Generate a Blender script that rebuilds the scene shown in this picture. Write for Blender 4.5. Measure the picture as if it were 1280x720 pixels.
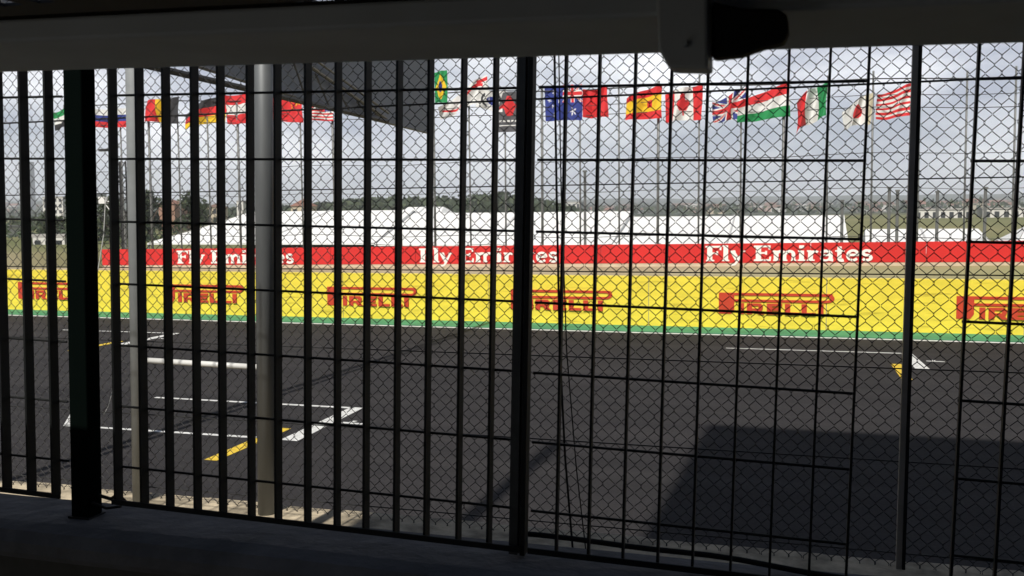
import bpy, bmesh, math, random
from mathutils import Vector, Matrix, noise
R = math.radians
S = bpy.context.scene
for o in list(bpy.data.objects): bpy.data.objects.remove(o)

# ---------------------------------------------------------------- camera, world, sun, exposure
H = 2.637
cam_d = bpy.data.cameras.new("camera"); cam = bpy.data.objects.new("camera", cam_d)
S.collection.objects.link(cam); S.camera = cam
yaw, pitch, roll = 0.3080, 0.0730, -0.0086
f_ = Vector((-math.sin(yaw)*math.cos(pitch), math.cos(yaw)*math.cos(pitch), -math.sin(pitch)))
r_ = Vector((math.cos(yaw), math.sin(yaw), 0)); u_ = r_.cross(f_)
r2 = r_*math.cos(roll) + u_*math.sin(roll); u2 = -r_*math.sin(roll) + u_*math.cos(roll)
cam.matrix_world = Matrix(((r2.x, u2.x, -f_.x, 0), (r2.y, u2.y, -f_.y, 0), (r2.z, u2.z, -f_.z, H), (0, 0, 0, 1)))
cam_d.sensor_width = 36; cam_d.lens = 36*1240.0/1280
cam_d.clip_start = 0.05; cam_d.clip_end = 20000
cam_d.dof.use_dof = True; cam_d.dof.focus_distance = 6.0; cam_d.dof.aperture_fstop = 20.0

SUN_EL = 50.0
W = bpy.data.worlds.new("World"); S.world = W; W.use_nodes = True
nt = W.node_tree; nt.nodes.clear()
def N(t, tree=None, **kw):
    n = (tree or nt).nodes.new(t)
    for k, v in kw.items(): setattr(n, k, v)
    return n
L = nt.links.new
out = N('ShaderNodeOutputWorld'); bg = N('ShaderNodeBackground'); sky = N('ShaderNodeTexSky')
sky.sky_type = 'NISHITA'; sky.sun_disc = False; sky.sun_elevation = R(SUN_EL); sky.sun_rotation = R(180)
sky.air_density = 0.9; sky.dust_density = 0.4; sky.ozone_density = 1.0
tc = N('ShaderNodeTexCoord'); mp = N('ShaderNodeMapping'); mp.inputs['Scale'].default_value = (1.0, 1.0, 3.0)
nz = N('ShaderNodeTexNoise'); nz.inputs['Scale'].default_value = 3.1; nz.inputs['Detail'].default_value = 7; nz.inputs['Roughness'].default_value = .58
nz.inputs['Distortion'].default_value = .5
cr = N('ShaderNodeValToRGB'); cr.color_ramp.elements[0].position = .36; cr.color_ramp.elements[1].position = .56
cr.color_ramp.elements[0].color = (.72, .72, .72, 1); cr.color_ramp.elements[1].color = (1, 1, 1, 1)
nz2 = N('ShaderNodeTexNoise'); nz2.inputs['Scale'].default_value = 5.5; nz2.inputs['Detail'].default_value = 6
cr2 = N('ShaderNodeValToRGB'); cr2.color_ramp.elements[0].position = .36; cr2.color_ramp.elements[1].position = .68
cr2.color_ramp.elements[0].color = (8.3, 9.2, 11.6, 1); cr2.color_ramp.elements[1].color = (25.0, 25.2, 26.0, 1)
mx = N('ShaderNodeMix'); mx.data_type = 'RGBA'
L(tc.outputs['Generated'], mp.inputs['Vector']); L(mp.outputs[0], nz.inputs['Vector']); L(mp.outputs[0], nz2.inputs['Vector'])
L(nz.outputs['Fac'], cr.inputs[0]); L(nz2.outputs['Fac'], cr2.inputs[0])
sxyz = N('ShaderNodeSeparateXYZ'); L(tc.outputs['Generated'], sxyz.inputs[0])
mz = N('ShaderNodeMapRange'); mz.inputs[1].default_value = .40; mz.inputs[2].default_value = .22; L(sxyz.outputs['Z'], mz.inputs[0])
my = N('ShaderNodeMapRange'); my.inputs[1].default_value = -.1; my.inputs[2].default_value = .35; L(sxyz.outputs['Y'], my.inputs[0])
mm = N('ShaderNodeMath', operation='MULTIPLY'); L(mz.outputs[0], mm.inputs[0]); L(my.outputs[0], mm.inputs[1])
mm2 = N('ShaderNodeMath', operation='MULTIPLY'); L(mm.outputs[0], mm2.inputs[0]); L(cr.outputs[0], mm2.inputs[1])
L(mm2.outputs[0], mx.inputs[0]); L(sky.outputs[0], mx.inputs[6]); L(cr2.outputs[0], mx.inputs[7])
L(mx.outputs[2], bg.inputs[0]); bg.inputs[1].default_value = 0.05
L(bg.outputs[0], out.inputs[0])

sd = bpy.data.lights.new("sun", 'SUN'); sd.energy = 5.0; sd.angle = R(.53); sd.color = (1, .955, .88)
so = bpy.data.objects.new("sun", sd); S.collection.objects.link(so); so.rotation_euler = (R(90-SUN_EL), 0, 0); so.location = (0, -10, 40)
S.view_settings.view_transform = 'Standard'; S.view_settings.look = 'None'
S.view_settings.gamma = 1; S.view_settings.exposure = 0.15; S.view_settings.use_curve_mapping = False
S.render.resolution_x = 1024; S.render.resolution_y = 576
S.render.engine = 'CYCLES'; S.cycles.max_bounces = 7; S.cycles.volume_bounces = 1; S.cycles.transparent_max_bounces = 8

# ---------------------------------------------------------------- helpers
C = S.collection
def mat(name, col, rough=.6, metal=0., var=0., vscale=8., bump=0., bscale=40., col2=None, trans=0., spec=.5, stretch=(1, 1, 1)):
    m = bpy.data.materials.new(name); m.use_nodes = True; t = m.node_tree; b = t.nodes['Principled BSDF']
    b.inputs['Roughness'].default_value = rough; b.inputs['Metallic'].default_value = metal
    b.inputs['Specular IOR Level'].default_value = spec
    c4 = (*col, 1)
    b.inputs['Base Color'].default_value = c4
    if var or col2:
        tcn = N('ShaderNodeTexCoord', t); mpn = N('ShaderNodeMapping', t); mpn.inputs['Scale'].default_value = stretch
        nn = N('ShaderNodeTexNoise', t); nn.inputs['Scale'].default_value = vscale; nn.inputs['Detail'].default_value = 6; nn.inputs['Roughness'].default_value = .6
        rr = N('ShaderNodeValToRGB', t)
        c2 = col2 or tuple(x*(1-var) for x in col)
        rr.color_ramp.elements[0].color = (*c2, 1); rr.color_ramp.elements[1].color = c4
        rr.color_ramp.elements[0].position = .35; rr.color_ramp.elements[1].position = .65
        t.links.new(tcn.outputs['Object'], mpn.inputs[0]); t.links.new(mpn.outputs[0], nn.inputs['Vector'])
        t.links.new(nn.outputs['Fac'], rr.inputs[0]); t.links.new(rr.outputs[0], b.inputs['Base Color'])
    if bump:
        tcn = N('ShaderNodeTexCoord', t); nn = N('ShaderNodeTexNoise', t); nn.inputs['Scale'].default_value = bscale; nn.inputs['Detail'].default_value = 5
        bp = N('ShaderNodeBump', t); bp.inputs['Strength'].default_value = bump; bp.inputs['Distance'].default_value = .02
        t.links.new(tcn.outputs['Object'], nn.inputs['Vector']); t.links.new(nn.outputs['Fac'], bp.inputs['Height']); t.links.new(bp.outputs[0], b.inputs['Normal'])
    if trans:
        tr = N('ShaderNodeBsdfTranslucent', t); mi = N('ShaderNodeMixShader', t); mi.inputs[0].default_value = trans
        src = b.inputs['Base Color']
        if src.is_linked: t.links.new(src.links[0].from_socket, tr.inputs[0])
        else: tr.inputs[0].default_value = c4
        o = t.nodes['Material Output']
        t.links.new(b.outputs[0], mi.inputs[1]); t.links.new(tr.outputs[0], mi.inputs[2]); t.links.new(mi.outputs[0], o.inputs[0])
    return m

class MB:
    def __init__(s): s.v = []; s.f = []; s.mi = []
    def face(s, pts, mi=0):
        n = len(s.v); s.v += [tuple(p) for p in pts]; s.f.append(tuple(range(n, n+len(pts)))); s.mi.append(mi)
    def box(s, x0, x1, y0, y1, z0, z1, mi=0):
        n = len(s.v)
        s.v += [(x, y, z) for z in (z0, z1) for y in (y0, y1) for x in (x0, x1)]
        for q in ((0, 2, 3, 1), (4, 5, 7, 6), (0, 1, 5, 4), (2, 6, 7, 3), (0, 4, 6, 2), (1, 3, 7, 5)):
            s.f.append(tuple(n+i for i in q)); s.mi.append(mi)
    def tube(s, pts, r, sides=6, mi=0, r1=None):
        pts = [Vector(p) for p in pts]; n = len(s.v); k = len(pts)
        for i, p in enumerate(pts):
            a = pts[max(i-1, 0)]; b = pts[min(i+1, k-1)]; d = (b-a).normalized()
            h = Vector((0, 0, 1)) if abs(d.z) < .9 else Vector((1, 0, 0))
            e1 = d.cross(h).normalized(); e2 = d.cross(e1)
            rr = r if r1 is None else r + (r1-r)*i/(k-1)
            for j in range(sides):
                t = 2*math.pi*j/sides; s.v.append(tuple(p + e1*math.cos(t)*rr + e2*math.sin(t)*rr))
        for i in range(k-1):
            for j in range(sides):
                a = n+i*sides+j; b = n+i*sides+(j+1) % sides
                s.f.append((a, b, b+sides, a+sides)); s.mi.append(mi)
        s.f.append(tuple(n+j for j in range(sides))[::-1]); s.mi.append(mi)
        s.f.append(tuple(n+(k-1)*sides+j for j in range(sides))); s.mi.append(mi)
    def prism(s, poly, y0, y1, mi=0):           # polygon in XZ, thickness in Y
        k = len(poly); n = len(s.v)
        s.v += [(x, y0, z) for x, z in poly] + [(x, y1, z) for x, z in poly]
        s.f.append(tuple(range(n, n+k))); s.mi.append(mi)
        s.f.append(tuple(range(n+k, n+2*k))[::-1]); s.mi.append(mi)
        for i in range(k):
            j = (i+1) % k; s.f.append((n+i, n+k+i, n+k+j, n+j)); s.mi.append(mi)
    def build(s, name, mats, parent=None, smooth=False, bevel=0):
        me = bpy.data.meshes.new(name); me.from_pydata(s.v, [], s.f)
        if not isinstance(mats, (list, tuple)): mats = [mats]
        for m in mats: me.materials.append(m)
        if len(mats) > 1: me.polygons.foreach_set('material_index', s.mi)
        if smooth: me.polygons.foreach_set('use_smooth', [True]*len(me.polygons))
        o = bpy.data.objects.new(name, me); C.objects.link(o)
        if parent: o.parent = parent
        if bevel:
            b = o.modifiers.new('bevel', 'BEVEL'); b.width = bevel; b.segments = 2; b.limit_method = 'ANGLE'
        return o
def tag(o, label=None, cat=None, group=None, kind=None):
    if label: o['label'] = label
    if cat: o['category'] = cat
    if group: o['group'] = group
    if kind: o['kind'] = kind
    return o
def thing(name, label, cat, loc=(0, 0, 0), group=None):
    o = bpy.data.objects.new(name, None); o.empty_display_size = .2; C.objects.link(o); o.location = loc
    return tag(o, label, cat, group)
def sstep(a, b, x):
    t = min(1, max(0, (x-a)/(b-a))); return t*t*(3-2*t)
rng = random.Random(5)

# ---------------------------------------------------------------- materials
def asphalt_mat():
    m = bpy.data.materials.new('asphalt'); m.use_nodes = True; t = m.node_tree; b = t.nodes['Principled BSDF']
    b.inputs['Roughness'].default_value = .85; b.inputs['Specular IOR Level'].default_value = .12
    tcn = N('ShaderNodeTexCoord', t)
    a = N('ShaderNodeTexNoise', t); a.inputs['Scale'].default_value = .35; a.inputs['Detail'].default_value = 5
    mpn = N('ShaderNodeMapping', t); mpn.inputs['Scale'].default_value = (.12, 2.2, 1)
    s2 = N('ShaderNodeTexNoise', t); s2.inputs['Scale'].default_value = .8; s2.inputs['Detail'].default_value = 4
    g = N('ShaderNodeTexNoise', t); g.inputs['Scale'].default_value = 28; g.inputs['Detail'].default_value = 3
    v = N('ShaderNodeTexVoronoi', t); v.inputs['Scale'].default_value = 9
    t.links.new(tcn.outputs['Object'], a.inputs['Vector']); t.links.new(tcn.outputs['Object'], mpn.inputs[0]); t.links.new(mpn.outputs[0], s2.inputs['Vector'])
    t.links.new(tcn.outputs['Object'], g.inputs['Vector']); t.links.new(tcn.outputs['Object'], v.inputs['Vector'])
    def ramp(src, c0, c1, p0=.3, p1=.7):
        r = N('ShaderNodeValToRGB', t); r.color_ramp.elements[0].color = (*c0, 1); r.color_ramp.elements[1].color = (*c1, 1)
        r.color_ramp.elements[0].position = p0; r.color_ramp.elements[1].position = p1; t.links.new(src, r.inputs[0]); return r.outputs[0]
    def mul(x, y):
        k = N('ShaderNodeMix', t); k.data_type = 'RGBA'; k.blend_type = 'MULTIPLY'; k.inputs[0].default_value = 1
        t.links.new(x, k.inputs[6]); t.links.new(y, k.inputs[7]); return k.outputs[2]
    base = ramp(a.outputs['Fac'], (.026, .0245, .0255), (.035, .0325, .0335))
    k = mul(base, ramp(s2.outputs['Fac'], (.88, .88, .88), (1.1, 1.09, 1.09)))
    k = mul(k, ramp(g.outputs['Fac'], (.72, .72, .72), (1.25, 1.25, 1.25), .25, .75))
    k = mul(k, ramp(v.outputs['Distance'], (1.5, 1.5, 1.5), (1, 1, 1), .02, .07))
    mp3 = N('ShaderNodeMapping', t); mp3.inputs['Scale'].default_value = (.035, 1.6, 1); s3 = N('ShaderNodeTexNoise', t); s3.inputs['Scale'].default_value = 1.0; s3.inputs['Detail'].default_value = 8; s3.inputs['Roughness'].default_value = .7
    t.links.new(tcn.outputs['Object'], mp3.inputs[0]); t.links.new(mp3.outputs[0], s3.inputs['Vector'])
    k = mul(k, ramp(s3.outputs['Fac'], (.84, .84, .86), (1.10, 1.10, 1.09), .40, .60))
    t.links.new(k, b.inputs['Base Color'])
    bp = N('ShaderNodeBump', t); bp.inputs['Strength'].default_value = .35; bp.inputs['Distance'].default_value = .006
    t.links.new(g.outputs['Fac'], bp.inputs['Height']); t.links.new(bp.outputs[0], b.inputs['Normal'])
    return m
M = dict(
    asphalt=asphalt_mat(),
    white_line=mat('white road paint', (.72, .72, .70), .7, var=.35, vscale=9),
    yellow_line=mat('yellow road paint', (.80, .55, .04), .7, var=.4, vscale=9),
    green_paint=mat('green painted verge', (.045, .27, .13), .7, var=.3, vscale=1.5),
    yellow=mat('yellow painted wall', (.86, .67, .06), .5, var=.16, vscale=1.4, stretch=(1, 1, 3), bump=.1, bscale=12),
    red_print=mat('red printed lettering', (.56, .05, .018), .5, var=.12, vscale=3),
    banner_red=mat('red vinyl', (.62, .022, .020), .45, var=.12, vscale=1.0),
    banner_white=mat('white vinyl lettering', (.82, .78, .74), .5),
    concrete=mat('concrete', (.36, .33, .28), .9, var=.35, vscale=5, bump=.3, bscale=30),
    apron=mat('sandy concrete', (.56, .47, .33), .9, var=.6, vscale=11, bump=.3, bscale=30),
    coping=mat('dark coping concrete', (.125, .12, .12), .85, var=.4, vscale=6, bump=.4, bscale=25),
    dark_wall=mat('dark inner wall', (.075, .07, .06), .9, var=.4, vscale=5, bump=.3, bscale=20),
    bar=mat('black green fence paint', (.007, .008, .008), .65, var=.3, vscale=14, spec=.2),
    post_green=mat('dark green post paint', (.002, .0035, .003), .9, spec=.0),
    plate=mat('grey black steel plate', (.045, .048, .048), .6, var=.4, vscale=18, spec=.3),
    wire=mat("dark coated wire", (.012, .012, .012), .6, spec=.35),
    galv=mat('dull galvanised steel', (.17, .18, .185), .5, metal=.3, var=.25, vscale=12, stretch=(1, 1, .2)),
    white_post=mat('weathered white post paint', (.25, .265, .27), .6, var=.2, vscale=12),
    post_grey=mat('pale steel for lit side and strip', (.30, .28, .26), .5, metal=.2, var=.25, vscale=9),
    beam=mat('off white painted beam', (.52, .57, .59), .7, var=.15, vscale=6),
    bracket=mat('pale plastic bracket', (.50, .54, .55), .6, var=.1, vscale=8),
    black=mat('matt black plastic', (.012, .012, .012), .8, spec=.2),
    roof_dark=mat('dark roof sheet', (.02, .02, .021), .8, var=.3, vscale=9),
    building=mat('pit building render', (.16, .17, .19), .85, var=.15, vscale=1),
    glass=mat('dark window glass', (.03, .035, .04), .08),
    mast=mat('grey mast steel', (.25, .25, .25), .5, metal=.5),
    pole=mat('pale fence pole steel', (.16, .165, .16), .5, metal=.2),
    cable=mat('dark cable', (.03, .03, .03), .6),
    gantry=mat('grey gantry cladding', (.25, .26, .285), .7, var=.1, vscale=.6),
    truss=mat('brown grey truss tube', (.16, .14, .10), .6),
    tent=mat('white marquee fabric', (.74, .74, .73), .7, var=.14, vscale=.25, bump=.4, bscale=.8),
    tent_wall=mat('pale marquee wall fabric', (.70, .70, .68), .7, var=.1, vscale=.6),
    foliage_wall=mat('foliage green stand-in', (.05, .07, .045), .9, var=.5, vscale=1.5),
    seam=mat('grey marquee seam', (.45, .45, .45), .8),
    trunk=mat('bark', (.10, .07, .05), .9, var=.3, vscale=5),
    leaf=mat('dark foliage', (.060, .085, .042), .8, col2=(.032, .050, .026), vscale=.7, trans=.2),
    leaf2=mat('olive foliage', (.075, .095, .040), .8, col2=(.040, .060, .024), vscale=.7, trans=.2),
)

# ---------------------------------------------------------------- setting: ground, track, markings
def interp(t, x):
    if x <= t[0][0]: return t[0][1]
    for (a, b), (c, d) in zip(t, t[1:]):
        if x <= c: return b + (d-b)*(x-a)/(c-a)
    return t[-1][1]
PROF_R = [(23.3, .93), (30, 1.0), (33, .8), (40, -1.8), (75, -1.8), (120, -.6), (150, .4), (230, 1.9), (300, 1.7), (600, 2.4), (1000, 6.0), (1350, 9.5), (1600, 15), (1850, 27), (2200, 39), (2600, 36), (3200, 44), (7000, 40)]
PROF_L = [(23.3, .93), (30, .95), (60, .75), (100, 1.2), (200, 2.0), (300, 2.3), (600, 5), (1000, 16), (1500, 30), (2400, 60), (3200, 85), (7000, 60)]
def ground_z(x, y):
    if y < 23.25: return -.30
    base = interp(PROF_R, y)
    slant = x/max(y, 1)
    wl = sstep(-34.5, -40, x) if y < 90 else sstep(-.62, -.8, slant)
    z = base*(1-wl) + interp(PROF_L, y)*wl
    if y < 34: z += .0101*max(-40, min(40, x+10))
    if y > 90: z += noise.noise(Vector((x*.006, y*.004, 3)))*min(9, y*.0028) + noise.noise(Vector((x*.02, y*.01, 8)))*min(4, y*.001)
    elif y > 24: z += noise.noise(Vector((x*.5, y*.5, 1)))*.03
    return z
ys = [-400, -60, -20, 0, 10, 23.24, 23.3, 24, 25, 26, 27, 28, 29, 30, 31, 32, 34, 36, 38, 40, 44, 50, 58, 66, 75, 85, 95, 107, 120, 135, 150, 170, 190, 210, 235, 260, 290, 320, 360, 400, 450, 500, 560, 620, 690, 760, 840, 920, 1000, 1100, 1200, 1300, 1400, 1520, 1650, 1800, 1950, 2100, 2300, 2500, 2800, 3200, 3800, 4800, 7000]
mb = MB(); NX = 150
for y in ys:
    w = max(60, abs(y)*1.0)
    for i in range(NX+1):
        t = -1+2*i/NX; x = (t*1.35-.25)*w*1.25
        mb.v.append((x, y, ground_z(x, y)))
for j in range(len(ys)-1):
    for i in range(NX):
        a = j*(NX+1)+i; mb.f.append((a, a+1, a+NX+2, a+NX+1)); mb.mi.append(0)
def ground_mat():
    m = bpy.data.materials.new('ground cover'); m.use_nodes = True; t = m.node_tree; b = t.nodes['Principled BSDF']; b.inputs['Roughness'].default_value = .95
    b.inputs['Specular IOR Level'].default_value = .1
    tcn = N('ShaderNodeTexCoord', t); sep = N('ShaderNodeSeparateXYZ', t); t.links.new(tcn.outputs['Object'], sep.inputs[0])
    def nse(sc, c0, c1, p0=.35, p1=.65):
        n = N('ShaderNodeTexNoise', t); n.inputs['Scale'].default_value = sc; n.inputs['Detail'].default_value = 7
        t.links.new(tcn.outputs['Object'], n.inputs['Vector']); r = N('ShaderNodeValToRGB', t)
        r.color_ramp.elements[0].color = (*c0, 1); r.color_ramp.elements[1].color = (*c1, 1); r.color_ramp.elements[0].position = p0; r.color_ramp.elements[1].position = p1
        t.links.new(n.outputs['Fac'], r.inputs[0]); return r.outputs[0]
    sand = nse(.25, (.34, .27, .17), (.42, .35, .24)); grass = nse(.12, (.23, .24, .10), (.33, .30, .16))
    near = N('ShaderNodeMix', t); near.data_type = 'RGBA'; mr0 = N('ShaderNodeMapRange', t); mr0.inputs[1].default_value = -8; mr0.inputs[2].default_value = 6
    t.links.new(sep.outputs['X'], mr0.inputs[0]); t.links.new(mr0.outputs[0], near.inputs[0]); t.links.new(sand, near.inputs[6]); t.links.new(grass, near.inputs[7])
    mid = nse(.02, (.11, .125, .05), (.22, .20, .10)); far = nse(.012, (.030, .045, .025), (.11, .09, .065), .5, .72)
    m1 = N('ShaderNodeMix', t); m1.data_type = 'RGBA'; r1 = N('ShaderNodeMapRange', t); r1.inputs[1].default_value = 33; r1.inputs[2].default_value = 45
    t.links.new(sep.outputs['Y'], r1.inputs[0]); t.links.new(r1.outputs[0], m1.inputs[0]); t.links.new(near.outputs[2], m1.inputs[6]); t.links.new(mid, m1.inputs[7])
    m2 = N('ShaderNodeMix', t); m2.data_type = 'RGBA'; r2_ = N('ShaderNodeMapRange', t); r2_.inputs[1].default_value = 260; r2_.inputs[2].default_value = 420
    t.links.new(sep.outputs['Y'], r2_.inputs[0]); t.links.new(r2_.outputs[0], m2.inputs[0]); t.links.new(m1.outputs[2], m2.inputs[6]); t.links.new(far, m2.inputs[7])
    t.links.new(m2.outputs[2], b.inputs['Base Color']); return m
tag(mb.build('ground', ground_mat(), smooth=True), kind='structure')

mb = MB(); mb.box(-160, 120, 2.95, 22.0, -.25, 0); tag(mb.build('track', M['asphalt']), kind='structure')
mb = MB(); mb.box(-160, 120, 22.003, 23.25, -.25, .012); tag(mb.build('verge', M['green_paint']), kind='structure')
mb = MB(); mb.box(-160, 120, 21.78, 21.93, .001, .005); tag(mb.build('track_edge_line', M['white_line']), kind='structure')

def grid_box(x, yc, L_near, L_far, hook=False):
    m = MB(); z = .004
    m.face([(x-.13, yc-1.02, z), (x+.10, yc-1.02, z), (x-.05, yc+1.04, z), (x-.24, yc+1.04, z)])   # front bar
    m.face([(x-L_far, yc+.92, z), (x-.18, yc+.95, z), (x-.18, yc+1.04, z), (x-L_far, yc+1.0, z)])
    m.face([(x-L_near, yc-1.06, z), (x-.30, yc-1.02, z), (x-.28, yc-.93, z), (x-L_near, yc-.99, z)])
    m.face([(x+.12, yc+.04, z), (x+.42, yc+.02, z), (x+.42, yc+.10, z), (x+.12, yc+.12, z)])
    m.face([(x+.20, yc+.06, z+.004), (x+.26, yc+.06, z+.004), (x+.28, yc+.20, z+.004), (x+.22, yc+.20, z+.004)])
    if hook:
        m.face([(x-L_near, yc-1.06, z), (x-L_near+.10, yc-1.0, z), (x-L_near-.65, yc-.02, z), (x-L_near-.72, yc-.06, z)])
    tag(m.build('grid_box_marking', M['white_line']), kind='structure')
    m = MB(); m.face([(x-.43, yc-2.1, z), (x-.27, yc-2.1, z), (x-.33, yc-.42, z), (x-.50, yc-.42, z)])
    tag(m.build('grid_stop_marking', M['yellow_line']), kind='structure')
grid_box(-6.03, 11.25, 3.25, 3.4, True)
grid_box(1.58, 18.75, .30, 3.45)
grid_box(-14.1, 18.25, .30, 3.3)
grid_box(9.97, 11.25, 3.3, 3.4)
grid_box(-22.0, 11.25, 3.3, 3.4)

# pit wall (our side), with the sandy top the chain link fence stands on
mb = MB(); mb.box(-30, 30, 1.845, 2.86, -.25, 1.66)
pw = thing('pit_wall', 'low concrete pit wall with a sandy flat top between the track and the fences', 'wall')
mb.build('wall_body', M['concrete'], pw)
mb = MB()
xs = [-30+i*.25 for i in range(241)]
for a, b in zip(xs, xs[1:]):
    ya = 2.857+rng.uniform(-.012, .004)
    mb.box(a, b, 1.846, ya, 1.661, 1.684)
mb.build('wall_top', M['apron'], pw)

# ---------------------------------------------------------------- far wall with the tyre maker's lettering
WY = 23.2
tw = thing('trackside_wall', 'long yellow barrier wall with red lettering along the far edge of the track', 'barrier', (0, WY, 0))
mb = MB()
k = -160
while k < 120:
    mb.box(k+.008, k+3.992, 0, .35, .012, 1.172); k += 4
mb.build('wall_panel', M['yellow'], tw)
ym = M['yellow'].node_tree; yb = ym.nodes['Principled BSDF']; yc = yb.inputs['Base Color'].links[0].from_socket
ytc = N('ShaderNodeTexCoord', ym); ymp = N('ShaderNodeMapping', ym); ymp.inputs['Scale'].default_value = (.35, 1, 5); yn = N('ShaderNodeTexNoise', ym); yn.inputs['Scale'].default_value = 2.2; yn.inputs['Detail'].default_value = 8
yr = N('ShaderNodeValToRGB', ym); yr.color_ramp.elements[0].position = .30; yr.color_ramp.elements[1].position = .42; yr.color_ramp.elements[0].color = (.55, .5, .45, 1)
ymx = N('ShaderNodeMix', ym); ymx.data_type = 'RGBA'; ymx.blend_type = 'MULTIPLY'; ymx.inputs[0].default_value = .8
for a_, b_ in ((ytc.outputs['Object'], ymp.inputs[0]), (ymp.outputs[0], yn.inputs['Vector']), (yn.outputs['Fac'], yr.inputs[0]), (yc, ymx.inputs[6]), (yr.outputs[0], ymx.inputs[7]), (ymx.outputs[2], yb.inputs['Base Color'])): ym.links.new(a_, b_)
mb = MB(); mb.box(-160, 120, .02, .33, 0, 1.160); mb.build('wall_core', M['concrete'], tw)
def logo(x0):
    h = .475; m = MB(); y0, y1 = -.012, .0; n = [0]
    def p(poly): n[0] += 1; m.prism([(x0+a, .335+b) for a, b in poly], y0-.0015*n[0], y1)
    # long bowled P: stem, upper stroke, round end, lower stroke
    p([(0, 0), (.17, 0), (.17, .475), (0, .475)])
    p([(.17, .0), (.27, .0), (.34, .10), (.34, .475), (.17, .475)])
    p([(.34, .415), (2.30, .415), (2.40, .43), (2.44, .465), (2.40, .475), (.34, .475)])
    arc = [(2.30+.17*math.cos(t), .375+.10*math.sin(t)) for t in [math.pi/2-i*math.pi/8 for i in range(9)]]
    arc2 = [(2.30+.08*math.cos(t), .375+.045*math.sin(t)) for t in [-math.pi/2+i*math.pi/8 for i in range(9)]]
    p(arc+arc2)
    p([(.34, .275), (2.30, .275), (2.30, .33), (.34, .33)])
    x = .44; t_ = .115; hh = .245
    def I(): nonlocal x; p([(x, 0), (x+t_, 0), (x+t_, hh), (x, hh)]); x += t_+.06
    def E():
        nonlocal x; p([(x, 0), (x+t_, 0), (x+t_, hh), (x, hh)])
        for z in (0, .095, .19): p([(x+t_, z), (x+.33-(.03 if z == .095 else 0), z), (x+.33-(.03 if z == .095 else 0), z+.055), (x+t_, z+.055)])
        x += .33+.055
    def Lq(): nonlocal x; p([(x, 0), (x+t_, 0), (x+t_, hh), (x, hh)]); p([(x+t_, 0), (x+.30, 0), (x+.30, .06), (x+t_, .06)]); x += .30+.05
    def Rq():
        nonlocal x; p([(x, 0), (x+t_, 0), (x+t_, hh), (x, hh)]); p([(x+t_, .19), (x+.27, .19), (x+.33, .21), (x+.30, hh), (x+t_, hh)])
        p([(x+.25, .11), (x+.35, .14), (x+.35, .21), (x+.25, .20)]); p([(x+t_, .085), (x+.32, .085), (x+.34, .13), (x+t_, .13)])
        p([(x+.18, .085), (x+.25, 0), (x+.38, 0), (x+.29, .085)]); x += .38+.05
    I(); Rq(); E(); Lq(); Lq(); I()
    m.v = [(x0+.05+(a-x0)*1.03, b, .335+(c-.335)*1.03) for a, b, c in m.v]; m.build('lettering', M['red_print'], tw)
for k in range(-8, 5): logo(-2.42+5.04*k)

# ---------------------------------------------------------------- red hoarding
def arcp(cx, cz, rx, rz, a0, a1, n=9):
    return [(cx+rx*math.cos(R(a0+(a1-a0)*i/n)), cz+rz*math.sin(R(a0+(a1-a0)*i/n))) for i in range(n+1)]
TK, TN, MD = .21, .085, .14
GL = {
 'F': (.86, [([(.27, 0), (.27, 1)], .23), ([(.08, .04), (.50, .04)], TN), ([(.05, .95), (.84, .95)], .11), ([(.80, 1.0), (.80, .72)], TN), ([(.3, .52), (.66, .52)], .10), ([(.64, .66), (.64, .40)], TN)]),
 'l': (.42, [([(.20, .0), (.20, 1.04)], TK), ([(.02, .04), (.38, .04)], TN), ([(.03, 1.0), (.2, 1.0)], TN)]),
 'y': (.72, [([(.10, .66), (.36, .06)], TK), ([(.62, .66), (.36, .0), (.22, -.24), (.06, -.26)], .11), ([(0, .64), (.26, .64)], TN), ([(.48, .64), (.74, .64)], TN)]),
 ' ': (.38, []),
 'E': (.92, [([(.27, 0), (.27, 1)], .23), ([(.05, .95), (.84, .95)], .11), ([(.80, 1.0), (.80, .74)], TN), ([(.3, .52), (.66, .52)], .10), ([(.64, .66), (.64, .40)], TN), ([(.05, .05), (.86, .05)], .11), ([(.82, .0), (.84, .28)], TN)]),
 'm': (1.20, [([(.2, 0), (.2, .66)], TK), ([(.02, .63), (.2, .63)], TN), ([(.2, .45)]+arcp(.42, .42, .18, .20, 140, 0)+[(.60, 0)], .16), ([(.62, .45)]+arcp(.84, .42, .18, .20, 140, 0)+[(1.02, 0)], .16), ([(.05, .035), (.36, .035)], TN), ([(.48, .035), (.74, .035)], TN), ([(.90, .035), (1.16, .035)], TN)]),
 'i': (.42, [([(.20, 0), (.20, .66)], TK), ([(.02, .035), (.38, .035)], TN), ([(.03, .63), (.2, .63)], TN), ([(.20, .80), (.20, 1.0)], .21)]),
 'r': (.60, [([(.20, 0), (.20, .66)], TK), ([(.02, .035), (.40, .035)], TN), ([(.03, .63), (.2, .63)], TN), ([(.2, .40)]+arcp(.42, .42, .16, .18, 150, 40), .13)]),
 'a': (.72, [(arcp(.32, .42, .22, .20, 165, 0)+[(.54, .05), (.66, .03)], .17), ([(.50, .38)]+arcp(.30, .19, .20, .17, 80, 360, 12), .12)]),
 't': (.50, [([(.22, .90), (.22, .12)]+arcp(.34, .14, .12, .12, 190, 310, 5), .18), ([(.02, .62), (.46, .62)], TN)]),
 'e': (.68, [([(.12, .36), (.56, .36)]+arcp(.34, .33, .24, .31, 5, 320, 16), .14)]),
 's': (.58, [(arcp(.29, .49, .17, .15, 20, 250, 8)+arcp(.29, .18, .19, .16, 80, -160, 9), .15)]),
}
hd = thing('advertising_hoarding', 'long red sponsor banner with white lettering above the yellow wall', 'banner', (0, 30, 0))
slope = .0101
def hz(x): return 1.205 + slope*x          # bottom edge height
mb = MB(); x = -25.25
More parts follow.
